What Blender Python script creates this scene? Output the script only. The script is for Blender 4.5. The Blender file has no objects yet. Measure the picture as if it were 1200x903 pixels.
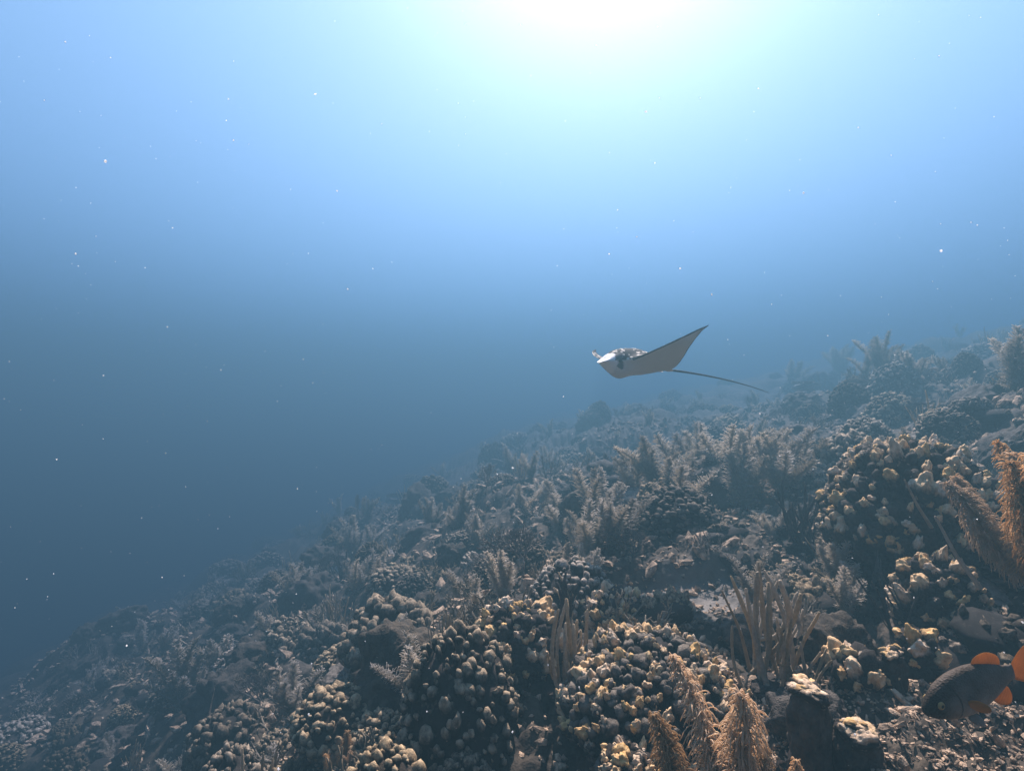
import bpy, bmesh, math, random
import numpy as np
from mathutils import Vector, Matrix, Euler

# ------------------------------------------------------------------ camera
scene = bpy.context.scene
C = scene.collection
FPX = 640.0                      # focal length in pixels of the 1200 px wide photograph
PITCH = math.radians(3.0)
cam_data = bpy.data.cameras.new('camera')
cam_data.sensor_width = 36.0
cam_data.lens = 36.0 * FPX / 1200.0
cam_data.clip_start = 0.02
cam_data.clip_end = 400.0
cam = bpy.data.objects.new('camera', cam_data)
C.objects.link(cam)
cam.location = (0, 0, 0)
cam.rotation_euler = (math.radians(90) + PITCH, 0, 0)
scene.camera = cam

# ------------------------------------------------------------------ light
SUN_EL = math.radians(51.0)
SUN_AZ = math.radians(11.0)      # to the right of straight ahead (+Y)
sun_dir = Vector((math.sin(SUN_AZ) * math.cos(SUN_EL), math.cos(SUN_AZ) * math.cos(SUN_EL), math.sin(SUN_EL)))
world = bpy.data.worlds.new('World')
scene.world = world
world.use_nodes = True
wn = world.node_tree
sky = wn.nodes.new('ShaderNodeTexSky')
sky.sky_type = 'NISHITA'
sky.sun_disc = False
sky.sun_elevation = SUN_EL
sky.sun_rotation = SUN_AZ
bg = wn.nodes['Background']
bg.inputs['Strength'].default_value = 0.05
wn.links.new(sky.outputs['Color'], bg.inputs['Color'])
sun_data = bpy.data.lights.new('sun', 'SUN')
sun_data.energy = 5.0
sun_data.angle = math.radians(0.6)
sun_data.color = (1.0, 0.75, 0.57)
sun = bpy.data.objects.new('sun', sun_data)
C.objects.link(sun)
sun.location = sun_dir * 30
sun.rotation_euler = sun_dir.to_track_quat('Z', 'Y').to_euler()

scene.view_settings.view_transform = 'Standard'
scene.view_settings.look = 'None'
scene.view_settings.gamma = 1.0
scene.view_settings.use_curve_mapping = False
scene.view_settings.exposure = 2.95

cy = scene.cycles
cy.use_denoising = True
cy.denoiser = 'OPENIMAGEDENOISE'
cy.use_adaptive_sampling = False
cy.max_bounces = 4
cy.diffuse_bounces = 2
cy.glossy_bounces = 1
cy.transmission_bounces = 2
cy.volume_bounces = 0
cy.transparent_max_bounces = 8
cy.caustics_reflective = False
cy.caustics_refractive = False

WATER_TOP = 6.4                  # the sea surface, metres above the camera
# ------------------------------------------------------------------ helpers
rng = np.random.default_rng(11)
random.seed(11)

def hash3(ix, iy, iz, seed):
    h = (ix.astype(np.int64) * 374761393 + iy.astype(np.int64) * 668265263 + iz.astype(np.int64) * 2147483647 + seed * 974634777) & 0xFFFFFFFF
    h = ((h ^ (h >> 13)) * 1274126177) & 0xFFFFFFFF
    h = ((h ^ (h >> 16)) * 2246822519) & 0xFFFFFFFF
    return ((h ^ (h >> 15)) & 0xFFFFFF) / float(0xFFFFFF)

def noise3(p, seed=0):
    """value noise in [-1, 1] at an (N, 3) array"""
    f = np.floor(p); t = p - f; i = f.astype(np.int64)
    t = t * t * t * (t * (t * 6 - 15) + 10)
    r = 0.0
    for dx in (0, 1):
        wx = t[:, 0] if dx else 1 - t[:, 0]
        for dy in (0, 1):
            wy = t[:, 1] if dy else 1 - t[:, 1]
            for dz in (0, 1):
                wz = t[:, 2] if dz else 1 - t[:, 2]
                r = r + wx * wy * wz * hash3(i[:, 0] + dx, i[:, 1] + dy, i[:, 2] + dz, seed)
    return r * 2 - 1

def fbm(p, octaves=4, seed=0, gain=0.5):
    a, s, r = 1.0, 1.0, 0.0
    for k in range(octaves):
        r = r + a * noise3(p * s + 17.3 * k, seed + k)
        a *= gain; s *= 2.03
    return r

def bubbles(x, y, cell, seed, rmin=0.45, rmax=0.8):
    """height of packed rounded lumps on a jittered grid, 0..1"""
    gx = np.floor(x / cell); gy = np.floor(y / cell)
    best = np.zeros_like(x)
    z0 = np.zeros(x.shape, np.int64)
    for dx in (-1, 0, 1):
        for dy in (-1, 0, 1):
            ix = (gx + dx).astype(np.int64); iy = (gy + dy).astype(np.int64)
            px = (ix + 0.15 + 0.7 * hash3(ix, iy, z0, seed)) * cell
            py = (iy + 0.15 + 0.7 * hash3(ix, iy, z0 + 1, seed)) * cell
            rr = (rmin + (rmax - rmin) * hash3(ix, iy, z0 + 2, seed)) * cell
            amp = 0.35 + 0.65 * hash3(ix, iy, z0 + 3, seed)
            d2 = ((x - px) ** 2 + (y - py) ** 2) / rr ** 2
            best = np.maximum(best, amp * np.sqrt(np.clip(1 - d2, 0, 1)))
    return best

def softplus(t):
    return np.logaddexp(0, t)

def ground_base(x, y):
    z = -1.3 + 0.22 * x - 0.22 * softplus(-x * 1.5) / 1.5 - 1.9 * np.exp(-((x + 4.2) / 1.9) ** 2 - ((y - 1.5) / 3.4) ** 2)
    z = z - 0.22 * softplus(x - 22) + 0.42 * softplus(-(x + 26))
    return z

SAND = (1.05, 3.3)           # a pocket of pale sand between the coral heads

def ground_arr(x, y, fine=True):
    x = np.asarray(x, float); y = np.asarray(y, float)
    p = np.stack([x, y, 0 * x], -1).reshape(-1, 3)
    xr, yr = p[:, 0], p[:, 1]
    wx = 0.12 * noise3(p * 3.1, 71); wy = 0.12 * noise3(p * 3.1, 72)
    z = ground_base(xr, yr)
    far = np.clip((np.hypot(xr, yr) - 4) / 10, 0, 1)
    z = z + (0.10 + 0.30 * far) * fbm(p / 2.6, 3, 5)
    z = z + (0.09 * far) * bubbles(xr, yr, 0.33, 33)
    z = z + (0.16 + 0.25 * far) * (bubbles(xr + wx, yr + wy, 1.5, 3) - 0.3)
    # quiet ground where the fish and the nearest corals stand
    near = np.exp(-(((xr - 1.25) / 0.7) ** 2 + ((yr - 1.5) / 0.6) ** 2))
    sand = np.exp(-(((xr - SAND[0]) ** 2 + (yr - SAND[1]) ** 2) / 0.42 ** 2) ** 2)
    near = np.maximum(near, sand)
    z = z - 0.08 * sand
    z = z - 0.26 * np.exp(-(((xr - 0.30) / 0.38) ** 2 + ((yr - 1.95) / 0.45) ** 2))     # the dark hollow beside the big dome
    z = z + (0.15 * (1 - 0.8 * near)) * (bubbles(xr + wx, yr + wy, 0.52, 4) - 0.3)
    if fine:
        z = z + (0.075 * (1 - 0.6 * near) * (1 - .9 * sand)) * (bubbles(xr + wx * .5, yr + wy * .5, 0.19, 6) - 0.3)
        z = z + 0.030 * (1 - .9 * sand) * (bubbles(xr + wx * .2, yr, 0.075, 7) - 0.3)
        z = z + 0.022 * (1 - .8 * sand) * fbm(p * 16.0, 3, 9)
        z = z + 0.012 * near * (1 - sand) * fbm(p * 60.0, 2, 19)
    return z.reshape(x.shape)

def ground(x, y):
    return float(ground_arr(np.array([x]), np.array([y]), False)[0])

def pix_dir(px, py):
    """direction through a pixel of the 1200 x 903 photograph, scaled to y = 1"""
    u = (px - 600.0) / FPX; w = (451.5 - py) / FPX
    c, s = math.cos(PITCH), math.sin(PITCH)
    d = Vector((u, c - w * s, s + w * c))
    return d / d.y

def pix_at(px, py, depth):
    return pix_dir(px, py) * depth

def pix_ground(px, py):
    d = pix_dir(px, py)
    ys = np.arange(0.8, 45, 0.02)
    g = ground_arr(ys * d.x, ys, False)
    hit = np.nonzero(ys * d.z < g)[0]
    k = hit[0] if len(hit) else len(ys) - 1
    return Vector((d.x * ys[k], ys[k], float(g[k])))

def set_lit_live(me, a):
    at = me.attributes.new('lit_live', 'FLOAT', 'POINT')
    at.data.foreach_set('value', np.asarray(a, np.float32))
    return me

def make_mesh(name, V, polys, mats=(), smooth=True, mat_index=None):
    """V (N,3); polys a list of int arrays, each (M, k)"""
    me = bpy.data.meshes.new(name)
    V = np.asarray(V, np.float32)
    loops, starts, n = [], [], 0
    for P in polys:
        P = np.asarray(P, np.int32)
        if not len(P):
            continue
        loops.append(P.ravel())
        starts.append(n + np.arange(len(P), dtype=np.int32) * P.shape[1])
        n += P.size
    L = np.concatenate(loops); S = np.concatenate(starts)
    me.vertices.add(len(V)); me.vertices.foreach_set('co', V.ravel())
    me.loops.add(len(L)); me.loops.foreach_set('vertex_index', L)
    me.polygons.add(len(S)); me.polygons.foreach_set('loop_start', S)
    if mat_index is not None:
        me.polygons.foreach_set('material_index', np.asarray(mat_index, np.int32))
    me.polygons.foreach_set('use_smooth', np.full(len(S), bool(smooth)))
    me.update(calc_edges=True)
    for m in mats:
        me.materials.append(m)
    return me

_ico = {}
def ico(sub):
    if sub not in _ico:
        bm = bmesh.new()
        bmesh.ops.create_icosphere(bm, subdivisions=sub, radius=1.0)
        bm.verts.ensure_lookup_table()
        _ico[sub] = (np.array([v.co[:] for v in bm.verts]), np.array([[v.index for v in f.verts] for f in bm.faces]))
        bm.free()
    return _ico[sub]

class Bag:
    """collects vertices and faces of one mesh"""
    def __init__(self):
        self.V, self.T, self.Q, self.n = [], [], [], 0
    def add(self, V, T=None, Q=None):
        if T is not None and len(T): self.T.append(np.asarray(T) + self.n)
        if Q is not None and len(Q): self.Q.append(np.asarray(Q) + self.n)
        self.V.append(np.asarray(V, float)); self.n += len(V)
    lit_live = None
    def mesh(self, name, mat, smooth=True):
        P = []
        if self.T: P.append(np.concatenate(self.T))
        if self.Q: P.append(np.concatenate(self.Q))
        return make_mesh(name, np.concatenate(self.V), P, (mat,), smooth)

def tube(P, R, sides=5):
    """closed-ended tube along points P with radii R -> verts, quads, tris"""
    P = np.asarray(P, float); R = np.asarray(R, float); n = len(P)
    T = np.gradient(P, axis=0)
    T /= np.linalg.norm(T, axis=1, keepdims=True) + 1e-9
    a = np.array([0.0, 0.0, 1.0]) if abs(T[0, 2]) < 0.9 else np.array([1.0, 0.0, 0.0])
    N = np.cross(T, a); N /= np.linalg.norm(N, axis=1, keepdims=True) + 1e-9
    B = np.cross(T, N)
    ang = np.arange(sides) * 2 * math.pi / sides
    V = P[:, None] + R[:, None, None] * (np.cos(ang)[None, :, None] * N[:, None] + np.sin(ang)[None, :, None] * B[:, None])
    V = V.reshape(-1, 3)
    i = np.arange(n - 1)[:, None] * sides; j = np.arange(sides)[None]; k = (j + 1) % sides
    Q = np.stack([i + j, i + k, i + sides + k, i + sides + j], -1).reshape(-1, 4)
    V = np.vstack([V, P[-1] + T[-1] * R[-1] * 0.8])
    top = (n - 1) * sides
    Tt = np.array([[top + q, top + (q + 1) % sides, n * sides] for q in range(sides)])
    return V, Tt, Q

def obj(name, me, parent=None, loc=(0, 0, 0), rot=(0, 0, 0), scale=(1, 1, 1)):
    o = bpy.data.objects.new(name, me)
    C.objects.link(o)
    o.location = loc; o.rotation_euler = rot; o.scale = scale
    if parent is not None: o.parent = parent
    return o

def tag(o, label, cat, group=None):
    o['label'] = label; o['category'] = cat
    if group: o['group'] = group
    return o

def copy_tree(o, parent=None):
    c = o.copy(); C.objects.link(c)
    if parent is not None: c.parent = parent
    for ch in list(o.children):
        copy_tree(ch, c)
    return c

# ------------------------------------------------------------------ materials
def organic(name, dark, light, scale=14.0, bump=0.5, bump_scale=120.0, rough=0.85, vary=0.25, cells=False, spec=0.2, translucent=0.0, dead_shade=None):
    m = bpy.data.materials.new(name)
    m.use_nodes = True
    t = m.node_tree; N = t.nodes; Lk = t.links
    b = N['Principled BSDF']
    tc = N.new('ShaderNodeTexCoord')
    oi = N.new('ShaderNodeObjectInfo')
    off = N.new('ShaderNodeVectorMath'); off.operation = 'ADD'
    mul = N.new('ShaderNodeMath'); mul.operation = 'MULTIPLY'; mul.inputs[1].default_value = 37.0
    Lk.new(oi.outputs['Random'], mul.inputs[0])
    Lk.new(tc.outputs['Object'], off.inputs[0]); Lk.new(mul.outputs[0], off.inputs[1])
    nz = N.new('ShaderNodeTexNoise'); nz.inputs['Scale'].default_value = scale; nz.inputs['Detail'].default_value = 5; nz.inputs['Roughness'].default_value = 0.62
    Lk.new(off.outputs[0], nz.inputs['Vector'])
    cr = N.new('ShaderNodeValToRGB')
    cr.color_ramp.elements[0].position = 0.33; cr.color_ramp.elements[0].color = (*dark, 1)
    cr.color_ramp.elements[1].position = 0.66; cr.color_ramp.elements[1].color = (*light, 1)
    Lk.new(nz.outputs['Fac'], cr.inputs['Fac'])
    hsv = N.new('ShaderNodeHueSaturation')
    mr = N.new('ShaderNodeMapRange'); mr.inputs['To Min'].default_value = 1 - vary; mr.inputs['To Max'].default_value = 1 + vary
    Lk.new(oi.outputs['Random'], mr.inputs['Value']); Lk.new(mr.outputs[0], hsv.inputs['Value'])
    mr2 = N.new('ShaderNodeMapRange'); mr2.inputs['To Min'].default_value = 0.7; mr2.inputs['To Max'].default_value = 1.15
    fr = N.new('ShaderNodeMath'); fr.operation = 'FRACT'
    Lk.new(mul.outputs[0], fr.inputs[0]); Lk.new(fr.outputs[0], mr2.inputs['Value']); Lk.new(mr2.outputs[0], hsv.inputs['Saturation'])
    src = cr.outputs['Color']
    if dead_shade:      # lobe sides painted as shade, tips as lit, doubling as skeleton and living tissue
        at = N.new('ShaderNodeAttribute'); at.attribute_name = 'lit_live'
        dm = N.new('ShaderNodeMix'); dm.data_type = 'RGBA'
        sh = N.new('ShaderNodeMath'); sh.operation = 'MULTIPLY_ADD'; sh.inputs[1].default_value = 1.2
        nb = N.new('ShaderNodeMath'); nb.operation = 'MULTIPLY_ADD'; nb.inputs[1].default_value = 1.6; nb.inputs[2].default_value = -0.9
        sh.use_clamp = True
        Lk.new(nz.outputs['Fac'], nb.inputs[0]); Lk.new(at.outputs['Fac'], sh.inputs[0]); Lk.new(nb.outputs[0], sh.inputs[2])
        Lk.new(sh.outputs[0], dm.inputs['Factor']); dm.inputs['A'].default_value = (*dead_shade, 1); Lk.new(src, dm.inputs['B'])
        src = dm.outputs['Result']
    Lk.new(src, hsv.inputs['Color']); Lk.new(hsv.outputs['Color'], b.inputs['Base Color'])
    b.inputs['Roughness'].default_value = rough
    b.inputs['Specular IOR Level'].default_value = spec
    if cells:
        bt = N.new('ShaderNodeTexVoronoi'); bt.inputs['Scale'].default_value = bump_scale; o_ = bt.outputs['Distance']
    else:
        bt = N.new('ShaderNodeTexNoise'); bt.inputs['Scale'].default_value = bump_scale; bt.inputs['Detail'].default_value = 4; o_ = bt.outputs['Fac']
    Lk.new(off.outputs[0], bt.inputs['Vector'])
    bp = N.new('ShaderNodeBump'); bp.inputs['Strength'].default_value = bump; bp.inputs['Distance'].default_value = 0.01
    Lk.new(o_, bp.inputs['Height']); Lk.new(bp.outputs['Normal'], b.inputs['Normal'])
    if translucent > 0:
        tr = N.new('ShaderNodeBsdfTranslucent'); Lk.new(hsv.outputs['Color'], tr.inputs['Color'])
        mx = N.new('ShaderNodeMixShader'); mx.inputs[0].default_value = translucent
        Lk.new(b.outputs[0], mx.inputs[1]); Lk.new(tr.outputs[0], mx.inputs[2])
        Lk.new(mx.outputs[0], N['Material Output'].inputs['Surface'])
    return m

DEAD_SHADE = (0.024, 0.019, 0.014)  # bare skeleton tone, kept dark to paint shade between the lobes
M = {
    'lobe': organic('living_coral', (0.46, 0.28, 0.12), (0.80, 0.57, 0.30), 1.6, 0.5, 16, cells=True, dead_shade=DEAD_SHADE, vary=0.12),
    'mound': organic('mound_coral_skin', (0.05, 0.034, 0.018), (0.38, 0.29, 0.18), 9, 0.6, 60, vary=0.55, dead_shade=DEAD_SHADE),
    'base': organic('dead_coral_rock', (0.015, 0.012, 0.01), (0.07, 0.055, 0.04), 16, 0.8, 70),
    'rock': organic('algae_covered_rock', (0.014, 0.012, 0.009), (0.085, 0.066, 0.045), 6, 0.9, 30, vary=0.35),
    'rod': organic('sea_rod_skin', (0.48, 0.36, 0.22), (0.66, 0.53, 0.35), 30, 0.9, 160, cells=True, translucent=0.25),
    'rod_dark': organic('dark_sea_rod_skin', (0.06, 0.05, 0.04), (0.12, 0.10, 0.08), 30, 0.9, 420, cells=True, translucent=0.2),
    'plume': organic('sea_plume_skin', (0.60, 0.40, 0.22), (0.80, 0.60, 0.37), 20, 0.3, 300, translucent=0.6),
    'plume_pale': organic('pale_sea_plume_skin', (0.52, 0.46, 0.38), (0.74, 0.67, 0.56), 20, 0.3, 300, translucent=0.6),
    'plate': organic('plate_coral_skin', (0.05, 0.04, 0.03), (0.32, 0.27, 0.21), 3.5, 0.9, 14, vary=0.3),
    'fan': organic('sea_fan_skin', (0.10, 0.085, 0.075), (0.19, 0.16, 0.13), 20, 0.3, 200, translucent=0.25),
    'rubble': organic('coral_rubble_skin', (0.03, 0.019, 0.01), (0.56, 0.36, 0.18), 26, 0.6, 200),
    'branch': organic('branching_coral_skin', (0.07, 0.055, 0.035), (0.30, 0.24, 0.16), 14, 0.5, 120, vary=0.4),
    'whip': organic('sea_whip_skin', (0.22, 0.17, 0.11), (0.34, 0.27, 0.18), 20, 0.3, 300, translucent=0.3),
}

# ------------------------------------------------------------------ the reef floor, one sheet
def axis_lines(lo, d0, d1, hi, step, growth=1.07):
    core = list(np.arange(d0, d1, step))
    s, v, right = step, d1, []
    while v < hi:
        right.append(v); s = min(s * growth, 2.0); v += s
    right.append(hi)
    s, v, left = step, d0, []
    while v > lo:
        s = min(s * growth, 2.0); v -= s; left.append(max(v, lo))
    return np.array(left[::-1] + core + right)
gx = axis_lines(-72, -2.2, 3.0, 72, 0.016, 1.017)
gy = axis_lines(-72, 1.0, 4.2, 72, 0.016, 1.017)
# the floor is already far in the haze a few metres behind the camera: thin those lines out
gy = np.concatenate([gy[gy < 0.6][::3], gy[gy >= 0.6]])
XX, YY = np.meshgrid(gx, gy)
ZZ = ground_arr(XX, YY)
ny, nx = XX.shape
idx = np.arange(nx * ny).reshape(ny, nx)
quads = np.stack([idx[:-1, :-1], idx[:-1, 1:], idx[1:, 1:], idx[1:, :-1]], -1).reshape(-1, 4)

floor_mat = organic('reef_floor', (0.010, 0.008, 0.006), (0.085, 0.066, 0.045), 11, 0.9, 45, vary=0.0)
# a pocket of pale sand between the coral heads
t = floor_mat.node_tree; N = t.nodes; Lk = t.links
sand_at = Vector((SAND[0], SAND[1], ground(*SAND)))
geo = N.new('ShaderNodeNewGeometry')
vd = N.new('ShaderNodeVectorMath'); vd.operation = 'DISTANCE'; vd.inputs[1].default_value = sand_at
wob = N.new('ShaderNodeTexNoise'); wob.inputs['Scale'].default_value = 3.0
ad = N.new('ShaderNodeMath'); ad.operation = 'MULTIPLY_ADD'; ad.inputs[1].default_value = 0.6
Lk.new(geo.outputs['Position'], vd.inputs[0]); Lk.new(geo.outputs['Position'], wob.inputs['Vector'])
Lk.new(wob.outputs['Fac'], ad.inputs[0]); Lk.new(vd.outputs['Value'], ad.inputs[2])
sr = N.new('ShaderNodeMapRange'); sr.inputs['From Min'].default_value = 0.45; sr.inputs['From Max'].default_value = 0.95
sr.inputs['To Min'].default_value = 1.0; sr.inputs['To Max'].default_value = 0.0
Lk.new(ad.outputs[0], sr.inputs['Value'])
mixc = N.new('ShaderNodeMix'); mixc.data_type = 'RGBA'
hs = [n for n in N if n.type == 'HUE_SAT'][0]
Lk.new(sr.outputs[0], mixc.inputs['Factor'])
Lk.new(hs.outputs['Color'], mixc.inputs['A']); mixc.inputs['B'].default_value = (0.20, 0.18, 0.15, 1)
Lk.new(mixc.outputs['Result'], N['Principled BSDF'].inputs['Base Color'])

floor = obj('reef_floor', make_mesh('reef_floor', np.stack([XX, YY, ZZ], -1).reshape(-1, 3), [quads], (floor_mat,)))
floor['kind'] = 'structure'
floor['label'] = 'lumpy reef floor sloping down to the left into deep water'
print('floor quads', len(quads))
# ------------------------------------------------------------------ coral builders
def lobe_verts(sub, seed, tall=1.5):
    V, F = ico(sub)
    n = fbm(V * 1.5 + seed * 9.1, 3, seed)
    W = V * (1 + 0.36 * n + (0.05 * fbm(V * 6 + seed, 2, seed + 5) if sub > 2 else 0))[:, None]
    W[:, 2] = np.where(W[:, 2] > 0, W[:, 2] * 0.85, W[:, 2] * 1.1)
    W[:, 2] *= tall
    W[:, 2] -= 0.25 * tall
    W[:, 0] *= 0.65 + 0.7 * ((seed * 0.37) % 1)
    return W, F

def lobe_lit_live(sub, tall=1.5):
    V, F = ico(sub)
    return np.clip((V[:, 2] - 0.12) / 0.55, 0, 1)  # painted contrast on each lobe: pale lit top, dark shaded sides

def frame_from(n, spin):
    z = Vector(n).normalized()
    q = z.to_track_quat('Z', 'Y')
    return (q.to_matrix() @ Matrix.Rotation(spin, 3, 'Z'))

def dome_points(n, low, r):
    k = np.arange(n) + 0.5
    z = 1 - (1 - low) * k / n
    a = k * 2.39996 + r.uniform(0, 6.28)
    z = np.clip(z + r.normal(0, 0.03, n), -0.9, 1.0); a = a + r.normal(0, 0.16, n)
    q = np.sqrt(np.clip(1 - z * z, 0, 1))
    return np.stack([q * np.cos(a), q * np.sin(a), z], -1)

def dome_skin(P, H, seed):
    """unit dome direction -> surface point of a mound of height factor H"""
    n = fbm(P * 1.3 + seed, 2, seed)
    S = P * (1 + 0.09 * n)[:, None]
    S = S * np.array([1, 1, H])
    under = np.clip(-P[:, 2], 0, 1)
    S[:, :2] *= (1 - 0.5 * under)[:, None]
    return S

def mound_base_mesh(name, H, seed, sub=4, mat='base'):
    V, F = ico(sub)
    S = dome_skin(V, H, seed) * 0.93
    S *= (1 + 0.09 * fbm(V * 7, 4, seed + 3))[:, None]
    return make_mesh(name, S, [F], (M[mat],))

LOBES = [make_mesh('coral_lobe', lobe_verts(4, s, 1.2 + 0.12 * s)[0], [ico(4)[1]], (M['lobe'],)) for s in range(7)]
for me_ in LOBES: set_lit_live(me_, lobe_lit_live(4))

def lobed_mound(loc, R, H, n, seed, label, low=-0.3, size=1.0, up=0.35, group=None, base_mat='base'):
    """a mound coral whose lobes are parts"""
    r = np.random.default_rng(seed)
    e = obj('mound_coral', None, None, loc, (0, 0, r.uniform(0, 6.28)))
    e.empty_display_size = 0.1
    tag(e, label, 'coral', group)
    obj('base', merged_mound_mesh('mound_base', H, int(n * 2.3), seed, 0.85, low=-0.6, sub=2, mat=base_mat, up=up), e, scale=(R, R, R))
    P = dome_points(n, low, r); S = dome_skin(P, H, seed)
    rr = R * math.sqrt(2 * (1 - low) / n / 1.05) * size
    for i in range(n):
        d = P[i] * np.array([1, 1, 1 / H]); d /= np.linalg.norm(d)
        d = d * (1 - up) + np.array([0, 0, up]) + r.normal(0, 0.10, 3)
        k = rr * float(np.clip(r.lognormal(-0.05, 0.28), 0.5, 1.6))
        m3 = frame_from(d, r.uniform(0, 6.28))
        s = Matrix.Diagonal((k, k * r.uniform(0.8, 1.2), k * r.uniform(0.95, 1.7)))
        o = obj('lobe', LOBES[int(r.integers(len(LOBES)))], e)
        p = Vector(S[i] * R * r.uniform(0.95, 1.05))
        o.matrix_local = Matrix.Translation(p) @ (m3 @ s).to_4x4()
    return e

def merged_mound_mesh(name, H, n, seed, size=1.0, low=-0.25, sub=2, mat='mound', up=0.5, spread=1.0):
    """the same growth as one unit-sized mesh, for colonies too far away to show their lobes singly"""
    r = np.random.default_rng(seed)
    bag = Bag()
    V, F = ico(5)
    S = dome_skin(V, H, seed) * 0.93
    S *= (1 + 0.06 * fbm(V * 7, 3, seed + 3))[:, None]
    bag.add(S, F); lit_live = [np.zeros(len(V))]
    P = dome_points(n, low, r); S = dome_skin(P, H, seed)
    rr = math.sqrt(2 * (1 - low) / n / 1.05) * size
    for i in range(n):
        d = P[i] * np.array([1, 1, 1 / H]); d /= np.linalg.norm(d)
        d = d * (1 - up) + np.array([0, 0, up]) + r.normal(0, 0.10, 3)
        k = rr * float(np.clip(r.lognormal(-0.05, 0.35), 0.4, 1.8))
        m3 = np.array(frame_from(d, r.uniform(0, 6.28)))
        W, F2 = lobe_verts(sub, int(r.integers(40)), r.uniform(1.1, 1.9))
        bag.add((W * k) @ m3.T + S[i], F2); lit_live.append(lobe_lit_live(sub))
    return set_lit_live(bag.mesh(name, M[mat]), np.concatenate(lit_live))

def clump_mesh(name, n, seed, mat='mound', tall=2.2):
    """loose clump of knobbly fingers, unit radius"""
    r = np.random.default_rng(seed); bag = Bag(); lit_live = []
    for i in range(n):
        q = math.sqrt(r.uniform()) * 0.85; a = r.uniform(0, 6.28)
        d = np.array([q * math.cos(a) * 0.8, q * math.sin(a) * 0.8, 1.0]) + r.normal(0, 0.12, 3)
        m3 = np.array(frame_from(d, r.uniform(0, 6.28)))
        k = r.uniform(0.10, 0.22)
        W, F2 = lobe_verts(3, int(r.integers(40)), tall * r.uniform(0.8, 1.4))
        bag.add((W * k) @ m3.T + np.array([q * math.cos(a), q * math.sin(a), 0.28 * (1 - q * q) + r.uniform(-.05, .2)]), F2); lit_live.append(lobe_lit_live(3))
    V, F = ico(3)
    bag.add(V * np.array([0.95, 0.95, 0.42]) * (1 + 0.12 * fbm(V * 3, 3, seed))[:, None], F); lit_live.append(np.zeros(len(V)))
    return set_lit_live(bag.mesh(name, M[mat]), np.concatenate(lit_live))

def rock_mesh(name, seed, mat='rock'):
    V, F = ico(5)
    n = 0.30 * fbm(V * 1.4 + seed, 2, seed) + 0.16 * np.abs(fbm(V * 3.6 + seed, 3, seed + 7)) + 0.05 * fbm(V * 13, 3, seed + 9)
    W = V * (1 + n)[:, None] * np.array([1.0, 0.9, 0.72])
    return make_mesh(name, W, [F], (M[mat],))

def plate_mesh(name, seed):
    r = np.random.default_rng(seed)
    na, nr = 48, 9
    a = np.arange(na) * 2 * math.pi / na
    edge = 1 + 0.16 * np.sin(2 * a + r.uniform(0, 6)) + 0.10 * np.sin(3 * a + r.uniform(0, 6)) + 0.06 * np.sin(7 * a + r.uniform(0, 6)) + 0.04 * np.sin(13 * a + r.uniform(0, 6))
    V, Q = [], []
    for side in (0, 1):
        for k in range(nr + 1):
            q = (k + 0.02) / nr
            x = q * edge * np.cos(a); y = q * edge * np.sin(a)
            z = 0.10 * q * q + 0.05 * np.sin(3 * a + seed) * q ** 2
            z = z + 0.02 * fbm(np.stack([x * 6, y * 6, 0 * x + seed], -1), 2, seed)
            th = 0.05 * (1 - 0.6 * q ** 3)
            z = z + (th if side == 0 else -th - 0.12 * (1 - q))
            V.append(np.stack([x, y, z], -1))
    V = np.concatenate(V)
    def ring(s, k): return (s * (nr + 1) + k) * na
    j = np.arange(na); jn = (j + 1) % na
    for k in range(nr):
        Q.append(np.stack([ring(0, k) + j, ring(0, k + 1) + j, ring(0, k + 1) + jn, ring(0, k) + jn], -1))
        Q.append(np.stack([ring(1, k) + jn, ring(1, k + 1) + jn, ring(1, k + 1) + j, ring(1, k) + j], -1))
    Q.append(np.stack([ring(0, nr) + j, ring(1, nr) + j, ring(1, nr) + jn, ring(0, nr) + jn], -1))
    return make_mesh(name, V, [np.concatenate(Q)], (M['plate'],))

def frond_meshes(seed, h, count, droop=0.75, mat='plume', width=0.24, pts=7, thick=0.0075, lean=0.25, fuzz=0.5):
    """one feather of a sea plume: stem mesh and the mesh of its fine side branchlets"""
    r = np.random.default_rng(seed)
    s = np.linspace(0, 1, 14)
    bx, by = r.normal(0, lean, 2)
    wob = 0.03 * np.sin(s * 7 + r.uniform(0, 6))
    stem = np.stack([bx * s ** 1.7 + wob, by * s ** 1.7 + wob[::-1] * 0.5, s * (1 - 0.06 * s)], -1) * h
    sb = Bag()
    V, T, Q = tube(stem, h * (0.013 - 0.009 * s), 6); sb.add(V, T, Q)
    side0 = r.uniform(0, 6.28); twist = r.normal(0, 0.6)
    bb = Bag()
    for i in range(count):
        q = 0.10 + 0.90 * (i + r.uniform(0, 1)) / count
        p0 = np.array([np.interp(q, s, stem[:, k]) for k in range(3)])
        a = side0 + twist * q + (math.pi if i % 2 else 0) + r.normal(0, fuzz)
        out_ = np.array([math.cos(a), math.sin(a), 0])
        L = h * width * (0.35 + 0.65 * math.sin(math.pi * min(1.0, 0.18 + 0.86 * q)) ** 0.7) * r.uniform(0.75, 1.2)
        t = np.linspace(0, 1, pts)
        dr = droop * r.uniform(0.6, 1.3)
        z = 1.05 * t - dr * 1.2 * t ** 2.2
        o_ = 0.95 * t - 0.25 * t ** 2
        cross = np.array([-out_[1], out_[0], 0]) * r.normal(0, 0.18)
        P = p0 + L * (o_[:, None] * out_ + z[:, None] * np.array([0, 0, 1.0]) + (t ** 2)[:, None] * cross)
        V, T, Q = tube(P, h * thick * (1 - 0.45 * t), 4 if pts > 6 else 3); bb.add(V, T, Q)
    return sb.mesh('frond_stem', M[mat]), bb.mesh('frond_branchlets', M[mat])

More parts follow.
